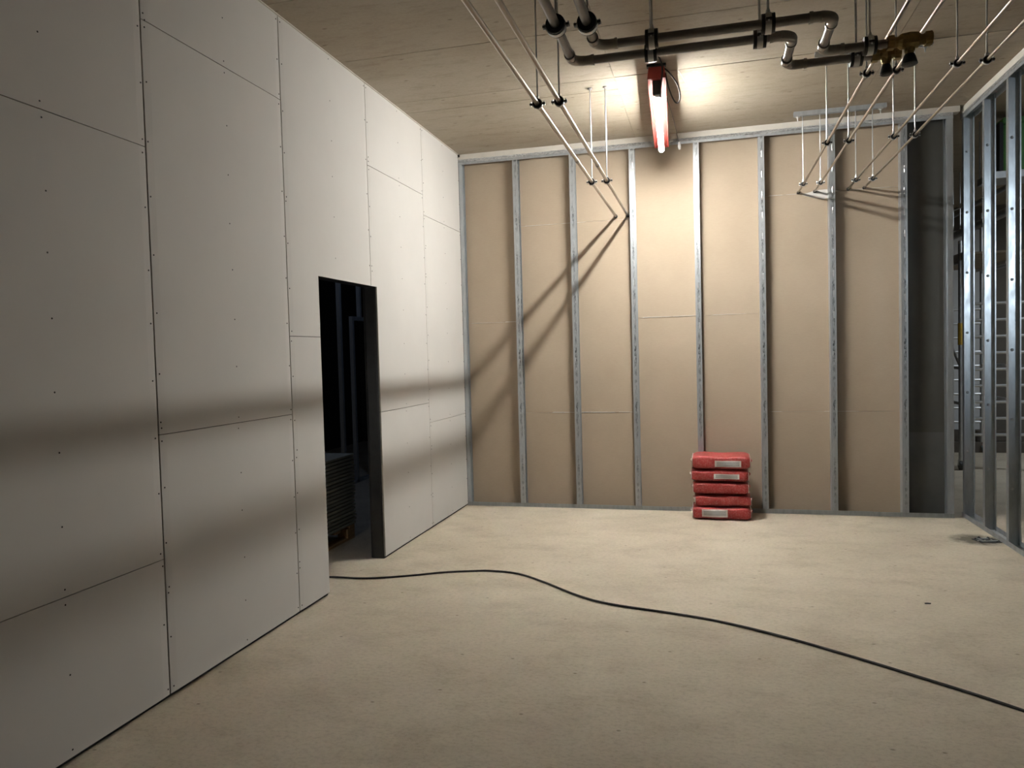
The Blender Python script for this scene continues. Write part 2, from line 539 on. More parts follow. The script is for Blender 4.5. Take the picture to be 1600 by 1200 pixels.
def in_door(y, z):
    return DY0 < y < DY1 and z < DZ
def left_board(y0, y1, z0, z1, gl=0.0025, gh=0.0019, taper=True):
    a, b_ = y0+gl, y1-gl
    c0 = z0+gh if z0 > 0.05 else z0
    c1 = z1-gh if z1 < 3.79 else z1
    us = [a, a+0.045, b_-0.045, b_]
    vs = [c0, c1]
    if y0 < DY1 and y1 > DY0 and z0 < DZ:
        us = sorted(set(us+[u for u in (DY0, DY1) if a < u < b_]))
        vs = sorted(set(vs+([DZ] if c0 < DZ < c1 else [])))
    def fr(u):
        return 0.0026 if taper and (abs(u-a) < 1e-6 or abs(u-b_) < 1e-6) else 0.0
    mb = sheet(us, vs, lambda u, v: not in_door(u, v), fr, TH, lambda u, v, d: (-d, u, v))
    mb.build('plasterboard', ['white_board', 'gypsum'], wl)
    # screws down both long edges and the middle stud
    for k, yy in enumerate((a+0.016, (a+b_)/2+0.03, b_-0.016)):
        z = c0+0.03
        n = max(2, round((c1-c0-0.06)/0.262))
        st = (c1-c0-0.06)/n
        for q in range(n+1):
            zz = z+q*st+(random.uniform(-0.02, 0.02) if 0 < q < n else 0)
            yq = yy+random.uniform(-0.006, 0.006)
            if not (DY0-0.02 < yq < DY1+0.02 and zz < DZ+0.02):
                screw(yq, zz)
                if k == 0 and random.random() < 0.22:
                    screw(yq+random.uniform(-0.004, 0.01), zz+random.uniform(0.02, 0.05))
ZB, ZT = 0.020, H-0.006
columns = [(-8.40, -7.19, [1.30, 3.30]), (-7.19, -5.955, [1.80]), (-5.955, -4.728, [0.693, 2.688]), (-4.728, -3.516, [1.302, 3.295]),
           (-3.516, -2.283, [1.804]), (-2.283, -1.090, [1.207, 3.181]), (-1.090, 0.0, [1.017, 2.992])]
for (y0, y1, js) in columns:
    zs = [ZB]+js+[ZT]
    for z0, z1 in zip(zs[:-1], zs[1:]):
        left_board(y0, y1, z0, z1, 0.0048 if y0 < -3.4 else 0.0022)
# rear cut sheet beyond the frame
left_board(-9.99, -8.40, ZB, ZT)
tag(screws.build('screw_heads', 'screw', wl), 'black drywall screw heads', None, None, 'stuff')
# pale filler strip between boards and ceiling, dark stub in the corner
MB().box(-TH, 0.010, -9.9, 0.0, H-0.007, H+0.004).build('sealing_strip', 'packing', wl)
MB().tube([(0.005, -0.02, H-0.018), (0.02, -0.02, H-0.018)], 0.014, 10).build('corner_plug', 'screw', wl)

# C profile, open towards +x; flange on y=0, depth d
def c_profile(w, d, t=0.0016, lip=0.008):
    return [(0, 0), (w, 0), (w, lip), (w-t, lip), (w-t, t), (t, t), (t, d-t), (w-t, d-t), (w-t, d-lip), (w, d-lip), (w, d), (0, d)]
# door jamb studs inside the wall thickness
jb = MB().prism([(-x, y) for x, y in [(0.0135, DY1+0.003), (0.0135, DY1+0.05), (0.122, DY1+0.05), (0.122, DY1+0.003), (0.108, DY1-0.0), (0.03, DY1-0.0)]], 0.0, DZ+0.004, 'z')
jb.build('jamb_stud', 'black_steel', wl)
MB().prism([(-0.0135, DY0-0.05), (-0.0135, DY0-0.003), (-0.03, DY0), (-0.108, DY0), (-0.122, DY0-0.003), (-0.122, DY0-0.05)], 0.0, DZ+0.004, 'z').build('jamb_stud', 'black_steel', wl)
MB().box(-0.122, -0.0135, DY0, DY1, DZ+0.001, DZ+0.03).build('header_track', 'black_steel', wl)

# ------------------------------------------------------------------ back wall: open metal studs with board backs behind
D = 0.10
wb = MB().box(0.0, 4.805, D+TH+0.001, D+2*TH, 0.0, H-0.003).build('wall_back', 'brown_board')
tag(wb, 'metal stud wall showing the brown backs of plasterboards', None, None, 'structure')
stud_x = [0.600, 1.212, 1.832, 2.472, 3.092, 3.735, 4.362]
seams = [0.0, 0.628, 1.861, 3.121, 4.400]
bj = [[2.003], [1.011, 3.025], [1.996], [1.006, 3.150]]
for k, js in enumerate(bj):
    zs = [0.004]+js+[H-0.004]
    for z0, z1 in zip(zs[:-1], zs[1:]):
        u0, u1 = seams[k]+0.001, seams[k+1]-0.001
        sheet([u0, u1], [z0+(0.0012 if z0 > 0.1 else 0), z1-(0.0012 if z1 < 3.7 else 0)], lambda u, v: True, lambda u: random.uniform(0, 0.0012), TH,
              lambda u, v, d: (u, D+d, v)).build('plasterboard', ['brown_board', 'gypsum'], wb)
    # gypsum crumbs and torn paper lip along each joint
    for zj in js:
        mb = MB()
        x = seams[k]+0.06
        while x < seams[k+1]-0.1:
            ln = random.uniform(0.10, 0.42)
            if random.random() < 0.85:
                hh = random.uniform(0.003, 0.008)
                x1 = min(x+ln, seams[k+1]-0.04)
                mb.prism([(x, zj-hh*0.3), (x1, zj-hh*0.2), (x1-0.02, zj+hh*0.7), (x+0.02, zj+hh)], D-0.0035, D+0.002, 'y')
            x += ln+random.uniform(0.0, 0.12)
        tag(mb.build('torn_joint_paper', 'gypsum', wb), None, None, None, 'stuff')
# filler smear where the two pipes on the right enter
MB().prism([(3.50, 3.135), (3.58, 3.108), (3.70, 3.082), (3.735, 3.09), (3.735, 3.175), (3.62, 3.172)], D-0.003, D+0.001, 'y').build('filler_patch', 'white_board', wb)
# dark infill bay at the right end
MB().box(4.402, 4.80, D, D+TH, 0.80, H-0.004).build('dark_panel', 'dark_board', wb)
MB().box(4.402, 4.80, D, D+TH, 0.004, 0.7997).build('dark_panel', 'grey_board', wb)
ZS0, ZS1 = 0.002, 3.765
stud_me = MB().prism(c_profile(0.056, D-0.001), ZS0, ZS1, 'z').mesh('stud', 'galv_print')
bead = MB()
def bead_at(mb, x, z, L=0.068, w=0.0075, hgt=0.003, y=0.0, axis='y'):
    n = 8
    rim = []
    for k in range(2*n):
        a = 2*PI*k/(2*n)
        ca, sa = math.cos(a), math.sin(a)
        rim.append((x+w*ca, y, z+(L/2-w)*(1 if sa > 0 else -1)+w*sa))
    top = [(x+(p[0]-x)*0.45, y-hgt, z+(p[2]-z)*0.93) for p in rim]
    m_ = len(rim)
    mb.add(rim+top, [(k, (k+1) % m_, m_+(k+1) % m_, m_+k) for k in range(m_)]+[tuple(range(m_, 2*m_))])
for k in range(9):
    bead_at(bead, 0.034, 1.95+0.2*k)
bead_me = bead.mesh('stamped_bead', 'zinc', True)
stud0 = None
for i, x in enumerate(stud_x):
    o = link('stud', stud_me, wb, (x, 0, 0))
    if i in (2, 3, 4, 5, 6):
        b_ = link('stamped_bead', bead_me, o, (0, 0, 0 if i not in (3, 6) else -0.06))
        tag(b_, None, None, None, 'stuff')
corner = link('stud', MB().prism(c_profile(0.034, D-0.001), ZS0, ZS1, 'z').mesh('stud', 'galv'), wb, (0.001, 0, 0))
end_me = MB().prism([(0.056-x, y) for x, y in c_profile(0.056, D-0.001)], ZS0, ZS1, 'z').mesh('stud', 'galv')
link('stud', end_me, wb, (4.747, 0, 0))
# tracks: U profiles with the flange a hair proud of the studs
def track(name, x0, x1, z0, z1, matn):
    mb = MB()
    if z0 < 1:
        mb.prism([(-0.0025, z0), (D+0.0, z0), (D+0.0, z0+0.002), (-0.0005, z0+0.002), (-0.0005, z1), (-0.0025, z1)], x0, x1, 'x')
    else:
        mb.prism([(-0.0025, z1), (D+0.0, z1), (D+0.0, z1-0.002), (-0.0005, z1-0.002), (-0.0005, z0), (-0.0025, z0)], x0, x1, 'x')
    return mb.build(name, matn, wb)
track('bottom_track', 0.001, 2.30, 0.0, 0.042, 'galv_dull')
track('bottom_track', 2.302, 4.10, 0.0, 0.045, 'galv_dull')
track('bottom_track', 4.102, 4.805, 0.0, 0.042, 'galv_dull')
track('top_track', 0.001, 2.05, 3.715, 3.768, 'galv')
track('top_track', 2.052, 4.805, 3.715, 3.768, 'galv')
# wrinkled sealing tape along the top track and pale packing strip under the slab
def wrinkle(L0, L1, z0, z1, put, seed):
    rnd = random.Random(seed)
    mb = MB()
    n = int((L1-L0)/0.022)
    R = []
    ph = rnd.random()*6
    for i in range(n+1):
        x = L0+(L1-L0)*i/n
        R.append([put(x, z0+0.006*math.sin(x*9+ph)+rnd.uniform(-0.004, 0.004), 0.004+rnd.uniform(0, 0.003)),
                  put(x, (z0+z1)/2+rnd.uniform(-0.006, 0.006), 0.004+rnd.uniform(0, 0.009)),
                  put(x, z1+rnd.uniform(-0.001, 0.001), 0.004+rnd.uniform(0, 0.002)),
                  put(x, z1, 0.0), put(x, z0, 0.0)])
    vs = [p for r_ in R for p in r_]
    fs = [(5*i+k, 5*i+(k+1) % 5, 5*i+5+(k+1) % 5, 5*i+5+k) for i in range(n) for k in range(5)]
    fs += [(0, 1, 2, 3, 4), tuple(5*n+k for k in (4, 3, 2, 1, 0))]
    return mb.add(vs, fs)
wrinkle(0.002, 4.80, 3.742, 3.770, lambda x, z, d: (x, -0.0026-d, z), 3).build('sealing_tape', 'tape', wb, smooth=True)
MB().box(0.0, 4.86, -0.006, D, 3.770, H-0.001).build('packing_strip', 'packing', wb)

# ------------------------------------------------------------------ right wall: bare studs, open to the hall
wr = struct_root('wall_right', 'open metal stud partition with no boards on it')
RX0, RX1 = 4.90, 4.988
rs_me = MB().prism([(y, x) for y, x in []] or [(RX0+0.0, -0.05), (RX0+0.0016, -0.05), (RX0+0.0016, -0.0016), (RX1-0.0016, -0.0016), (RX1-0.0016, -0.0484), (RX1-0.009, -0.0484), (RX1-0.009, -0.05), (RX1, -0.05), (RX1, 0), (RX0, 0)], 0.003, 3.765, 'z').mesh('stud', 'galv_bright')
rivet_me = MB().tube([(0, 0.0, 0), (0, -0.003, 0), (0, -0.008, 0), (0, -0.010, 0)], 0.012, 10, True, [0.012, 0.012, 0.008, 0.003]).mesh('rivet', 'zinc', True)
ry = [0.085, -0.45, -0.985, -1.585, -2.185, -2.785, -3.385, -3.985, -4.585, -5.185, -5.785, -6.385]
for i, y in enumerate(ry):
    o = link('stud', rs_me, wr, (0, y, 0))
    if i < 4:
        zz = 0.62-0.08*i
        while zz < 3.7:
            link('rivet', rivet_me, o, ((RX0+RX1)/2-0.004, -0.0012, zz))
            zz += 0.56
MB().prism([(RX0-0.0025, 0), (RX1+0.0025, 0), (RX1+0.0025, 0.042), (RX1+0.0005, 0.042), (RX1+0.0005, 0.002), (RX0-0.0005, 0.002), (RX0-0.0005, 0.042), (RX0-0.0025, 0.042)], -9.9, 0.11, 'y').build('bottom_track', 'galv', wr)
MB().prism([(RX0-0.0025, 3.768), (RX1+0.0025, 3.768), (RX1+0.0025, 3.715), (RX1+0.0005, 3.715), (RX1+0.0005, 3.766), (RX0-0.0005, 3.766), (RX0-0.0005, 3.715), (RX0-0.0025, 3.715)], -9.9, 0.11, 'y').build('top_track', 'galv', wr)
wrinkle(-4.0, 0.10, 3.745, 3.770, lambda y, z, d: (RX0-0.0026-d, y, z), 5).build('sealing_tape', 'tape', wr, smooth=True)
MB().box(RX0-0.006, RX1+0.004, -9.9, 0.10, 3.770, H-0.001).build('packing_strip', 'packing', wr)

# ------------------------------------------------------------------ tube work light under the ceiling
LY0, LY1 = -1.96, -0.22
lx = lambda y: 2.178+(y-LY1)*(-0.038)
LZ = 3.612
lamp = thing('tube_work_light', 'lit fluorescent tube lamp with a red housing slung under the ceiling', 'lamp', (lx(-1.09), -1.09, LZ))
lamp.rotation_euler = (-0.034, 0, 0.038)
def lp(x, y, z):
    return (x, y, z)
# local frame: y along the lamp, z=0 tube axis
hl = (LY1-LY0)/2
MB().prism([(-0.068, 0.058), (-0.056, 0.150), (0.056, 0.150), (0.068, 0.058), (0.062, 0.058), (0.052, 0.074), (-0.052, 0.074), (-0.062, 0.058)], -hl, hl, 'y').build('housing', 'red_housing', lamp)
for s_ in (-1, 1):
    e = MB().prism([(-0.070, 0.060), (-0.058, 0.153), (0.058, 0.153), (0.070, 0.060)], s_*hl-0.006, s_*hl+0.006, 'y').build('end_plate', 'red_housing', lamp)
MB().box(-0.072, 0.072, -hl-0.02, -hl+0.02, 0.148, 0.166).build('end_trim', 'dark_plastic', lamp)
TL0, TL1 = -0.75, 0.74
MB().tube([(0, TL0, 0), (0, TL1, 0), (0, TL1+0.02, 0), (0, TL1+0.032, 0)], 0.026, 24, True, [0.026, 0.026, 0.021, 0.007]).build('tube', 'tube', lamp, smooth=True)
sk = MB().box(-0.034, 0.034, TL0-0.055, TL0-0.035, -0.034, 0.075).build('socket', 'dark_plastic', lamp, bevel=0.005)
MB().tube([(0, TL0-0.035, 0), (0, TL0+0.004, 0)], 0.032, 16).build('end_collar', 'white_plastic', sk, smooth=True)
MB().ring(0.0265, 0.032, TL0+0.004, TL0+0.022, 'y', 16).build('clamp_ring', 'dark_plastic', sk)
MB().box(-0.012, 0.012, TL1-0.07, TL1-0.045, 0.024, 0.075).build('socket', 'dark_plastic', lamp)
# supply cable: loop over the near end, then along the slab towards the viewer
cab = catmull([(0.02, -0.72, -0.02), (0.025, -0.78, -0.045), (0.03, -0.85, 0.00), (0.045, -0.935, 0.10), (0.03, -0.945, 0.172), (0.0, -1.05, 0.192), (-0.03, -1.4, 0.195), (-0.06, -2.2, 0.195), (-0.10, -3.2, 0.19), (-0.14, -4.6, 0.17)], 8)
MB().tube(cab, 0.0065, 8).build('supply_cable', 'cable', lamp, smooth=True)
loop = catmull([(0.055, -0.86, 0.14), (0.10, -0.84, 0.10), (0.155, -0.78, 0.03), (0.172, -0.74, -0.05), (0.15, -0.72, -0.085), (0.12, -0.74, -0.06), (0.085, -0.80, 0.02), (0.066, -0.86, 0.10)], 8)
MB().tube(loop, 0.0055, 8).build('cable_loop', 'cable', lamp, smooth=True)
tie = catmull([(0.07, -0.25, 0.13), (0.12, 0.3, 0.125), (0.165, 0.93, 0.12)], 6)
MB().tube(tie, 0.003, 6).build('tie_wire', 'black_steel', lamp)
MB().tube([(0.168, 0.93, 0.125), (0.17, 0.945, 0.08), (0.172, 0.95, 0.05)], 0.014, 8, True, [0.006, 0.016, 0.010]).build('wire_anchor', 'white_plastic', lamp, smooth=True)
for yy in (-0.6, 0.6):
    MB().tube([(0, yy, 0.15), (0, yy, H-LZ+0.01)], 0.004, 8).build('suspension_rod', 'black_steel', lamp)
ct = MB().tube(catmull([(2.40, -1.73, H-0.004), (2.425, -1.66, H-0.03), (2.46, -1.60, H-0.075)], 5), 0.003, 6).build('cable_tie', 'white_plastic')
tag(ct, 'short white cable tie end dangling from the ceiling beside the lamp', 'cable tie')

# ------------------------------------------------------------------ thin pipes
def pipe_run(x, z, r, y0, label, collars=(), group=None):
    t = thing('steel_pipe', label, 'pipe', (x, 0, z), group)
    MB().tube([(0, y0, 0), (0, D-0.001, 0)], r, 14).build('pipe', 'pipe', t, smooth=True)
    for yc in collars:
        MB().tube([(0, yc-0.028, 0), (0, yc-0.024, 0), (0, yc+0.024, 0), (0, yc+0.028, 0)], r, 14, True, [r+0.0008, r+0.0035, r+0.0035, r+0.0008]).build('sleeve', 'fitting', t, smooth=True)
    MB().ring(r+0.0006, r+0.006, D-0.022, D-0.002, 'y', 14).build('wall_collar', 'rubber', t)
    return t
ZL, ZR, ZBIG = 3.060, 3.160, 3.060
pipe_run(1.678, ZL, 0.013, -9.8, 'steel pipe nearest the white wall, left of the left pair', (-2.28,))
pipe_run(1.803, ZL, 0.013, -9.8, 'steel pipe of the left pair, right-hand one ending beside a stud', (-2.10,))
XR = [3.468, 3.618, 3.920, 4.062]
lab = ['leftmost of the four thin steel pipes on the right', 'second from left of the four thin steel pipes on the right',
       'third from left of the four thin steel pipes on the right', 'rightmost of the four thin steel pipes, nearest the open studs']
for x, l in zip(XR, lab):
    pipe_run(x, ZR, 0.009, -9.8, l)

# ------------------------------------------------------------------ pipe hangers
def hanger_meshes(r, lin, L, band, ear, rod_r, rod_len, tagname):
    d = {}
    d['rubber_lining'] = MB().ring(r+0.0003, r+lin, -L/2, L/2, 'y', 22).mesh('rubber_lining', 'rubber', True)
    d['clamp_band'] = MB().ring(r+lin+0.0002, r+lin+0.003, -band/2, band/2, 'y', 22).mesh('clamp_band', 'zinc', True)
    R_ = r+lin+0.003
    for s_ in (-1, 1):
        d['clamp_ear', s_] = MB().box(min(s_*R_*0.97, s_*(R_+ear)), max(s_*R_*0.97, s_*(R_+ear)), -band/2, band/2, -0.0045, 0.0045).mesh('clamp_ear', 'black_steel')
        d['clamp_screw', s_] = MB().tube([(s_*(R_+ear*0.6), 0, -0.011), (s_*(R_+ear*0.6), 0, 0.014)], 0.004, 6).mesh('clamp_screw', 'zinc')
    d['nut'] = MB().tube([(0, 0, R_-0.001), (0, 0, R_+0.014)], 0.0095, 6).mesh('nut', 'zinc')
    d['threaded_rod'] = MB().tube([(0, 0, R_+0.012), (0, 0, rod_len)], rod_r, 8).mesh('threaded_rod', 'zinc', True)
    return d
def hanger(meshes, loc, label, group=None, axis='y', plate=None):
    t = thing('pipe_hanger', label, 'pipe hanger', loc, group, 0 if axis == 'y' else PI/2)
    for k, me in meshes.items():
        link(k if isinstance(k, str) else k[0], me, t)
    if plate:
        MB().tube([(0, 0, plate-0.012), (0, 0, plate)], 0.018, 12).build('ceiling_anchor', 'zinc', t)
    return t
hl_me = hanger_meshes(0.013, 0.013, 0.036, 0.018, 0.016, 0.0048, H-ZL+0.002, 'l')
near = {-1.56: 'far', -3.60: 'near'}
hanger(hl_me, (1.678, -1.56, ZL), 'hanger with pale rod on the left pipe of the left pair, by the brown boards', None, 'y', H-ZL)
hanger(hl_me, (1.803, -1.56, ZL), 'hanger with pale rod on the right pipe of the left pair, by the brown boards', None, 'y', H-ZL)
hanger(hl_me, (1.678, -3.60, ZL), 'hanger with dark rod on the left pipe of the left pair, nearer the viewer', None, 'y', H-ZL)
hanger(hl_me, (1.803, -3.60, ZL), 'hanger with dark rod on the right pipe of the left pair, nearer the viewer', None, 'y', H-ZL)
RAILZ = H-0.041
hr_me = hanger_meshes(0.009, 0.011, 0.030, 0.016, 0.014, 0.0048, RAILZ-ZR+0.03, 'r')
ordn = ['leftmost', 'second', 'third', 'rightmost']
rows_r = [(-0.304, 'in the row of hangers nearest the brown wall'), (-1.745, 'in the middle row under the long rail'), (-3.19, 'in the row nearest the viewer, by the brass valves')]
for y, wtxt in rows_r:
    for k, x in enumerate(XR):
        hanger(hr_me, (x, y, ZR), '%s pipe hanger of four %s' % (ordn[k], wtxt), 'hangers on the four right-hand pipes')
def rail(y, label):
    t = thing('mounting_rail', label, 'mounting rail', (3.39, y, RAILZ))
    L = 0.79
    MB().prism([(-0.0205, 0.041), (-0.0205, 0), (-0.009, 0), (-0.009, 0.007), (-0.012, 0.007), (-0.012, 0.0025), (-0.018, 0.0025), (-0.018, 0.0385), (0.018, 0.0385), (0.018, 0.0025), (0.012, 0.0025), (0.012, 0.007), (0.009, 0.007), (0.009, 0), (0.0205, 0), (0.0205, 0.041)], 0, L, 'x').build('channel', 'galv', t)
    for xx in (0.035, L-0.05):
        b_ = MB().tube([(xx, 0, -0.045), (xx, 0, 0.036)], 0.0055, 8).build('anchor_bolt', 'zinc', t)
        MB().box(xx-0.02, xx+0.02, -0.022, 0.022, -0.006, -0.0005).build('washer_plate', 'zinc', b_)
        MB().tube([(xx, 0, -0.017), (xx, 0, -0.0065)], 0.011, 6).build('nut', 'zinc', b_)
rail(-0.304, 'short zinc channel rail on the ceiling close to the back wall')
rail(-1.745, 'zinc channel rail on the ceiling behind the brass valves')
rail(-3.19, 'zinc channel rail on the ceiling in front of the brass valves')

# ------------------------------------------------------------------ large grey heating pipes with elbows
def arc(cx, cy, r, a0, a1, z, n=8):
    return [(cx+r*math.cos(a0+(a1-a0)*k/n), cy+r*math.sin(a0+(a1-a0)*k/n), z) for k in range(n+1)]
RB, RE = 0.0205, 0.055
def heating_pipe(label, x0, ya, xj, yb, xe):
    t = thing('heating_pipe', label, 'pipe', (x0, ya, ZBIG))
    P = lambda pts: [(p[0]-x0, p[1]-ya, 0) for p in pts]
    def straight(a, b_):
        MB().tube(P([a, b_]), RB, 16).build('pipe_section', 'big_pipe', t, smooth=True)
    def elbow(pts, d0, d1):
        e = MB().tube(P(pts), RB+0.0035, 16).build('elbow', 'fitting', t, smooth=True)
        for (pp, dd) in ((pts[0], d0), (pts[-1], d1)):
            q = (pp[0]+dd[0]*0.045, pp[1]+dd[1]*0.045)
            MB().tube(P([pp, q]), RB+0.0025, 16).build('press_socket', 'fitting', e, smooth=True)
            q1 = (pp[0]+dd[0]*0.032, pp[1]+dd[1]*0.032)
            q2 = (pp[0]+dd[0]*0.047, pp[1]+dd[1]*0.047)
            MB().tube(P([q1, q2]), RB+0.006, 16).build('press_bead', 'fitting', e, smooth=True)
    straight((x0, -9.8), (x0, ya-RE))
    elbow(arc(x0+RE, ya-RE, RE, PI, PI/2, 0), (0, -1), (1, 0))
    straight((x0+RE, ya), (xj-RE, ya))
    elbow(arc(xj-RE, ya+RE, RE, -PI/2, 0, 0), (-1, 0), (0, 1))
    straight((xj, ya+RE), (xj, yb-RE))
    elbow(arc(xj+RE, yb-RE, RE, PI, PI/2, 0), (0, -1), (1, 0))
    straight((xj+RE, yb), (xe, yb))
    return t
XA, XB = 1.977, 2.110
YA, YB = -4.135, -4.292
heating_pipe('large grey heating pipe with elbows, lower one in the picture, nearer the lamp', XA, YA, 2.985, -3.745, 3.385)
heating_pipe('large grey heating pipe with elbows, upper one in the picture, running to the valve', XB, YB, 3.135, -3.885, 3.425)
hb_me = hanger_meshes(RB, 0.021, 0.056, 0.026, 0.014, 0.0055, H-ZBIG+0.002, 'b')
grp = 'rubber lined hangers of the large grey pipes'
hanger(hb_me, (XA, -4.56, ZBIG), 'round black lined hanger facing the viewer, left one of two', grp)
hanger(hb_me, (XB, -4.54, ZBIG), 'round black lined hanger facing the viewer, right one of two', grp)
hanger(hb_me, (2.350, YA, ZBIG), 'black lined hanger on the lower large pipe above the lamp', grp, 'x')
hanger(hb_me, (2.365, YB, ZBIG), 'black lined hanger on the upper large pipe above the lamp', grp, 'x')
hanger(hb_me, (2.84, YA, ZBIG), 'black lined hanger on the lower large pipe just before its bend', grp, 'x')
hanger(hb_me, (2.865, YB, ZBIG), 'black lined hanger on the upper large pipe before its bend', grp, 'x')
hanger(hb_me, (3.315, -3.745, ZBIG), 'black lined hanger at the end of the lower large pipe by the valves', grp, 'x')
hanger(hb_me, (3.350, -3.885, ZBIG), 'black lined hanger at the end of the upper large pipe by the valves', grp, 'x')

# brass valves at the pipe ends
def valve(x, y, L, label, stem, wheel):
    t = thing('brass_valve', label, 'valve', (x, y, ZBIG))
    prof = [(0, 0.030), (0.03, 0.030), (0.032, 0.024), (0.045, 0.024), (0.06, 0.036), (L*0.5, 0.040), (L-0.06, 0.036), (L-0.045, 0.024), (L-0.032, 0.024), (L-0.03, 0.031), (L, 0.031), (L+0.002, 0.015)]
    MB().tube([(p[0], 0, 0) for p in prof], 0.03, 12, True, [p[1] for p in prof]).build('body', 'brass', t)
    for xx in (0.0, L-0.03):
        MB().tube([(xx, 0, 0), (xx+0.028, 0, 0)], 0.034, 6).build('union_nut', 'brass', t)
    n = MB().tube([(L*0.5, 0, -0.02), (L*0.5, 0, -stem)], 0.022, 10, True, [0.026, 0.018]).build('bonnet', 'brass', t)
    MB().tube([(L*0.5, 0, -stem*0.55), (L*0.5, 0, -stem*0.8)], 0.024, 6).build('bonnet_nut', 'brass', n)
    w = MB().tube([(L*0.5, 0, -stem), (L*0.5, 0, -stem-0.012), (L*0.5, 0, -stem-0.045), (L*0.5, 0, -stem-0.05)], wheel, 14, True, [wheel*0.6, wheel*0.75, wheel, wheel*0.8]).build('hand_wheel', 'dark_plastic', t, smooth=True)
    return t
valve(3.425, -3.885, 0.19, 'tarnished brass valve with black hand wheel on the upper large pipe', 0.062, 0.036)
valve(3.385, -3.745, 0.13, 'stubby tarnished brass valve on the lower large pipe', 0.05, 0.030)

# ------------------------------------------------------------------ cable on the floor
cp = [(-0.42, -5.2), (-0.45, -4.2), (-0.47, -3.3), (-0.42, -2.86), (-0.212, -2.758), (0.032, -2.749), (0.218, -2.701), (0.433, -2.599), (0.603, -2.504), (0.832, -2.423), (0.977, -2.398), (1.188, -2.438), (1.421, -2.604), (1.695, -2.845), (1.933, -2.985), (2.345, -3.094), (2.595, -3.173), (2.829, -3.285), (3.059, -3.422), (3.349, -3.625), (3.601, -3.815), (3.781, -3.955), (3.919, -4.075), (4.25, -4.38), (4.5, -4.75), (4.55, -5.3), (4.35, -6.0)]
c = MB().tube(catmull([(x, y, 0.0075) for x, y in cp], 6), 0.0075, 8).build('power_cable', 'cable', smooth=True)
tag(c, 'long black cable snaking across the floor out of the dark doorway', 'cable')

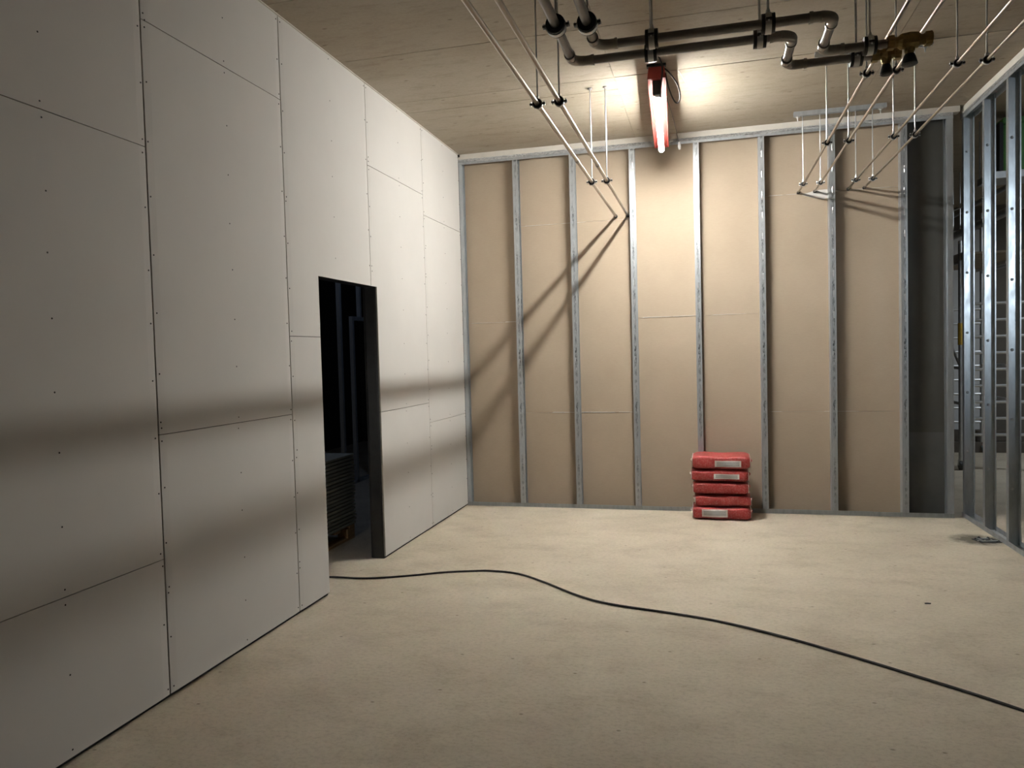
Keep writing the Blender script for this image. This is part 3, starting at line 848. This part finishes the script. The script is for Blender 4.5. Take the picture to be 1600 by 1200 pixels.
# ------------------------------------------------------------------ red sacks
def sgn(v): return 1 if v >= 0 else -1
def sack(label, cx, cy, z0, a, b_, hgt, rz, seed, lbl=None):
    rnd = random.Random(seed)
    t = thing('cement_sack', label, 'sack', (cx, cy, z0), 'red sacks stacked in front of the stud wall', rz)
    p1, p2, p3 = rnd.uniform(0, 6), rnd.uniform(0, 6), rnd.uniform(0, 6)
    c_ = hgt/2
    def shape(x, ang):
        # cross section in y,z: rounded box; pinched towards the two stitched ends
        u = abs(x)/a
        e = 0.5 if u < 0.8 else 0.5
        f = (1-max(0, (u-0.80)/0.20)**2.2*0.26)
        fb = (1-max(0, (u-0.86)/0.14)**2*0.10)
        ca, sa = math.cos(ang), math.sin(ang)
        y = b_*fb*sgn(ca)*abs(ca)**0.30
        z = c_*f*sgn(sa)*abs(sa)**0.33
        y += 0.006*math.sin(7*x/a+p1+z*30)*abs(ca)
        z += 0.004*math.sin(4.3*x/a+p2)*(1 if sa > 0 else 0.3)*abs(sa)+0.004*math.sin(9*y+p3)*max(0, sa)
        return y, z+c_
    N, K = 34, 36
    xs = [a*math.sin(PI/2*(-1+2*i/N)) for i in range(N+1)]
    vs = []
    for x in xs:
        for k in range(K):
            y, z = shape(x, 2*PI*k/K)
            vs.append((x, y, z))
    fs = [(i*K+k, i*K+(k+1) % K, (i+1)*K+(k+1) % K, (i+1)*K+k) for i in range(N) for k in range(K)]
    fs += [tuple(range(K-1, -1, -1)), tuple(N*K+k for k in range(K))]
    MB().add(vs, fs).build('sack_body', 'sack', t, smooth=True)
    # folded pale paper edges at both ends
    for s_ in (-1, 1):
        mb = MB()
        x = s_*(a*0.985)
        ring_ = [shape(x, 2*PI*k/K) for k in range(K)]
        path = [(s_*(a+0.003), y*0.995, c_+(z-c_)*1.0) for y, z in ring_]
        mb.tube(path+[path[0]], 0.0045, 6, False).build('folded_edge', 'sack_edge', t, smooth=True)
        MB().tube([(s_*(a-0.01), -b_*0.55, c_*0.9), (s_*(a+0.016), -b_*0.3, c_*1.1), (s_*(a+0.018), b_*0.3, c_*1.0), (s_*(a-0.008), b_*0.6, c_*0.9)], 0.008, 6).build('valve_fold', 'sack_edge' if s_ < 0 else 'sack', t, smooth=True)
    if lbl:
        u0, u1, w0, w1 = lbl
        def front(x, zz):
            # zz in -1..1 of half height: find angle on the front side (ca<0)
            best = None
            for k in range(200):
                ang = PI/2+PI*k/199
                y, z = shape(x, ang)
                dd = abs((z-c_)/c_-zz)
                if best is None or dd < best[0]:
                    best = (dd, y, z)
            return best[1], best[2]
        nu, nv = 14, 6
        for nm, mt, inset, off in (('label', 'label_border', 0.0, 0.0025), ('label_print', 'label', 0.17, 0.0037)):
            V, UV = [], []
            for i in range(nu+1):
                for j in range(nv+1):
                    x = u0+(u1-u0)*(inset*0.4+(1-0.8*inset)*i/nu)
                    zz = w0+(w1-w0)*(inset+(1-2*inset)*j/nv)
                    y, z = front(x, zz)
                    V.append((x, y-off, z))
                    UV.append((x+1.003, z+1.0))
            n = len(V)
            V2 = V+[(q[0], q[1]+off+0.002, q[2]) for q in V]
            W_ = nv+1
            F = [(i*W_+j, (i+1)*W_+j, (i+1)*W_+j+1, i*W_+j+1) for i in range(nu) for j in range(nv)]
            F += [tuple(reversed([q+n for q in f_])) for f_ in F[:]]
            bd = [(i*W_, (i+1)*W_) for i in range(nu)]+[(nu*W_+j, nu*W_+j+1) for j in range(nv)]+[((i+1)*W_+nv, i*W_+nv) for i in reversed(range(nu))]+[(j+1, j) for j in reversed(range(nv))]
            F += [(q1, q0, q0+n, q1+n) for q0, q1 in bd]
            o = MB().add(V2, F).build(nm, mt, t if nm == 'label' else lo_)
            lo_ = o
            uvl = o.data.uv_layers.new(name='UVMap')
            for lp_ in o.data.loops:
                uvl.data[lp_.index].uv = UV[lp_.vertex_index % n]
    return t
BY = -0.215
sack('bottom red sack of the stack, white label left of its middle', 2.690, BY, 0.004, 0.268, 0.185, 0.119, 0.0, 1, (-0.185, 0.055, -0.52, 0.72))
sack('second red sack from the floor, plain front without a label', 2.702, BY+0.004, 0.131, 0.258, 0.180, 0.108, 0.012, 2)
sack('middle red sack of the five, plain dusty front', 2.685, BY, 0.251, 0.255, 0.183, 0.109, -0.012, 3)
sack('second red sack from the top, narrow white label', 2.680, BY, 0.373, 0.262, 0.185, 0.108, -0.02, 4, (-0.055, 0.180, -0.45, 0.42))
sack('topmost red sack of the stack, large white label on its front', 2.692, BY, 0.493, 0.266, 0.188, 0.128, -0.01, 5, (-0.058, 0.185, -0.62, 0.35))

# ------------------------------------------------------------------ floor outlet by the open studs
t = thing('floor_outlet', 'dirty open floor outlet with a pale frame beside the open studs', 'floor outlet', (4.80, -0.86, 0.0), None, 0.25)
MB().box(-0.085, 0.085, -0.07, 0.07, 0.0, 0.003).build('base_plate', 'core', t)
for (x0, x1, y0, y1) in ((-0.06, 0.06, -0.048, -0.036), (-0.06, -0.048, -0.036, 0.036), (-0.06, 0.035, 0.036, 0.048)):
    MB().box(x0, x1, y0, y1, 0.003, 0.012).build('frame_bar', 'galv_dull', t)
for k in range(9):
    r_ = random.uniform(0.006, 0.016)
    a_, rr = random.uniform(0, 6.28), random.uniform(0.02, 0.12)
    MB().tube([(rr*math.cos(a_), rr*math.sin(a_)*0.8, 0.0), (rr*math.cos(a_)+0.003, rr*math.sin(a_)*0.8, r_*0.5), (rr*math.cos(a_), rr*math.sin(a_)*0.8+0.003, r_*0.9)], r_, 6, True, [r_, r_*0.8, r_*0.3]).build('rubble', 'core' if k % 3 else 'gypsum', t)
# small dark chip lying on the floor
ch = MB().prism([(0, 0), (0.03, 0.004), (0.034, 0.012), (0.012, 0.016), (-0.004, 0.008)], 0.0, 0.006, 'z').build('floor_chip', 'core', None, (3.895, -2.62, 0.0))
tag(ch, 'small dark chip lying alone on the screed right of the cable', 'debris')

# ------------------------------------------------------------------ dark side room: sheets on a pallet, stud framing
t = thing('wooden_pallet', 'wooden pallet under the stacked sheets in the dark doorway', 'pallet', (-1.2, -2.4, 0.0))
for xx in (-0.6, -0.05, 0.5):
    MB().box(xx, xx+0.10, -0.86, 0.86, 0.0, 0.022).build('bottom_board', 'wood', t)
for xx in (-0.6, -0.05, 0.5):
    for yy in (-0.86, -0.07, 0.72):
        MB().box(xx, xx+0.10, yy, yy+0.14, 0.022, 0.105).build('block', 'wood', t)
for k in range(7):
    yy = -0.86+k*0.27
    MB().box(-0.6, 0.6, yy, yy+0.10, 0.105, 0.127).build('deck_board', 'wood', t)
sheet_me = MB().box(-0.6, 0.6, -0.9, 0.9, 0.0, 0.022).mesh('board_sheet', 'green_board', bevel=0.003)
SHEET_ORD = ['bottommost'] + ['%s from bottom' % w for w in ('second', 'third', 'fourth', 'fifth', 'sixth', 'seventh', 'eighth', 'ninth', 'tenth')]
SHEET_ORD += ['%s from top' % w for w in ('tenth', 'ninth', 'eighth', 'seventh', 'sixth', 'fifth', 'fourth', 'third', 'second')] + ['topmost']
for k in range(20):
    o = link('board_sheet', sheet_me, None, (-1.2+random.uniform(-0.003, 0.003), -2.4+random.uniform(-0.012, 0.012), 0.128+k*0.0329))
    o.rotation_euler = (0, 0, random.uniform(-0.002, 0.002))
    tag(o, '%s grey-green board sheet on the pallet in the dark doorway' % SHEET_ORD[k], 'board sheet', 'board sheets stacked on the pallet')
    # thin spacers keep the sheets apart
    if k < 19:
        sp_ = MB().box(-0.56, 0.56, -0.86, 0.86, 0.0222, 0.0327).build('spacer', 'core', o)
t = thing('stud_frame', 'bare metal stud framing with a door header deep in the dark room', 'stud frame', (-2.0, 1.2, 0.0))
def sstud(y, z0, z1):
    MB().prism([(x, yy) for x, yy in [(0, y-0.024), (0.05, y-0.024), (0.05, y+0.024), (0, y+0.024), (0, y+0.021), (0.047, y+0.021), (0.047, y-0.021), (0, y-0.021)]], z0, z1, 'z').build('stud', 'galv', t)
sstud(-0.27, 0, 3.76)
sstud(0.07, 0, 2.16)
sstud(0.30, 2.21, 3.76)
sstud(0.56, 0, 2.16)
sstud(0.95, 0, 3.76)
sstud(-0.9, 0, 3.76)
MB().box(0.0, 0.05, 0.045, 0.585, 2.16, 2.21).build('header', 'galv', t)
MB().box(0.0, 0.05, -2.6, 2.6, 3.76, 3.80).build('top_track', 'galv', t)
MB().box(0.0, 0.05, -1.2, 1.6, 0.0, 0.04).build('bottom_track', 'galv', t)

# ------------------------------------------------------------------ hall seen between the open studs
pw = MB().box(6.05, 6.75, 5.55, 5.62, 0.0, 3.42).build('wall_hall_partition', 'white_wall')
tag(pw, 'white partition piece at the end of the hall', None, None, 'structure')
t = thing('scaffold_tower', 'aluminium scaffold tower with ladder frames seen between the open studs', 'scaffold', (6.1, 3.9, 0.0))
SX0, SX1 = -0.37, 0.42
for yy in (-0.9, 0.85):
    f_ = MB().tube([(SX0, yy, 0.12), (SX0, yy, 3.55 if yy > 0 else 2.95)], 0.024, 10).build('frame_post', 'scaffold', t, smooth=True)
    MB().tube([(SX1, yy, 0.12), (SX1, yy, 3.55 if yy > 0 else 2.95)], 0.024, 10).build('frame_post', 'scaffold', t, smooth=True)
    z = 0.46
    while z < 2.3:
        MB().tube([(SX0, yy, z), (SX1, yy, z)], 0.019, 8).build('rung', 'scaffold', t, smooth=True)
        z += 0.21
    for xx in (SX0, SX1):
        w = MB().tube([(xx-0.02, yy, 0.06), (xx+0.02, yy, 0.06)], 0.06, 14).build('castor_wheel', 'dark_plastic', t, smooth=True)
        MB().box(xx-0.03, xx+0.03, yy-0.015, yy+0.015, 0.06, 0.13).build('castor_fork', 'scaffold', w)
for xx in (SX0, SX1):
    for zz in (0.86, 1.32, 2.68):
        MB().tube([(xx, -0.9, zz), (xx, 0.85, zz)], 0.02, 8).build('side_rail', 'scaffold', t, smooth=True)
MB().tube([(SX0, -0.88, 1.35), (SX0, 0.84, 2.62)], 0.018, 8).build('diagonal_brace', 'scaffold', t, smooth=True)
d_ = MB().box(SX0+0.03, SX1-0.03, -1.25, 0.95, 2.74, 2.765).build('deck', 'deck', t)
for xx in (SX0+0.01, SX1-0.03):
    MB().box(xx, xx+0.02, -1.3, 1.0, 2.70, 2.80).build('deck_edge', 'white_plastic', d_)
MB().tube([(SX0, -0.9, 1.62), (SX0, -0.9, 1.90)], 0.030, 10).build('coupling', 'yellow', t, smooth=True)
# low timber stack on the hall floor
for k, (y0, z0, dx, lab_) in enumerate(((4.95, 0.0, 0, 'dark timber beam lying on the hall floor, back one of the lower two'), (4.72, 0.0, 0.1, 'dark timber beam lying on the hall floor, front one of the lower two'), (4.83, 0.16, 0.05, 'dark timber beam lying on top of the two others in the hall'))):
    o = MB().box(0, 2.4, 0, 0.2, 0, 0.158).build('timber_beam', 'timber_dark', None, (5.6+dx, y0, z0), bevel=0.006)
    tag(o, lab_, 'timber', 'timber beams on the hall floor')
# conduits along the hall ceiling
for (x, z, y0, y1, r_, l) in ((5.93, 3.42, 1.0, 5.5, 0.03, 'upper grey conduit under the hall ceiling beyond the studs'), (5.98, 3.16, 1.0, 5.5, 0.05, 'lower thick grey duct pipe under the hall ceiling beyond the studs')):
    t = thing('conduit', l, 'pipe', (x, y0, z))
    MB().tube([(0, 0, 0), (0, y1-y0, 0)], r_, 12).build('pipe', 'scaffold', t, smooth=True)
    for q in (0.6, 2.4, 4.2):
        MB().tube([(0, q, r_), (0, q, H-z)], 0.005, 6).build('hanging_rod', 'zinc', t)
        MB().ring(r_+0.0005, r_+0.006, q-0.015, q+0.015, 'y', 14).build('pipe_clip', 'zinc', t)
# hanging cable ladder piece near the gap
t = thing('hanging_bracket', 'small zinc rod bracket hanging in the gap beside the last stud', 'bracket', (5.70, 3.0, 3.1))
for xx in (-0.05, 0.03):
    MB().tube([(xx, 0, 0.0), (xx, 0, H-3.1)], 0.008, 8).build('rod', 'zinc', t)
MB().tube([(-0.1, 0, 0.22), (0.12, 0, 0.30)], 0.009, 8).build('cross_bar', 'zinc', t)
# green case on a shelf rail
t = thing('steel_shelf', 'pale steel shelf hung from the hall ceiling beyond the open studs', 'shelf', (5.6, 0.45, 3.19))
MB().box(-0.40, 0.55, -0.16, 0.20, 0.0, 0.07).build('shelf_board', 'scaffold', t, bevel=0.004)
for xx in (-0.38, 0.53):
    for yy in (-0.15, 0.19):
        MB().tube([(xx, yy, 0.06), (xx, yy, H-3.19)], 0.006, 8).build('hanging_rod', 'zinc', t)
t = thing('green_case', 'green plastic case standing on the hung shelf beyond the studs', 'case', (5.56, 0.46, 3.262))
MB().box(-0.24, 0.30, -0.14, 0.15, 0.0, 0.44).build('case_body', 'green', t, bevel=0.012)
MB().box(-0.245, 0.305, -0.145, 0.155, 0.442, 0.50).build('lid', 'green', t, bevel=0.01)
for xx in (-0.2, -0.02, 0.14):
    MB().box(xx, xx+0.05, -0.152, -0.139, 0.03, 0.40).build('rib', 'green', t)
MB().box(-0.27, -0.238, -0.13, 0.14, 0.0, 0.46).build('side_guard', 'dark_plastic', t)
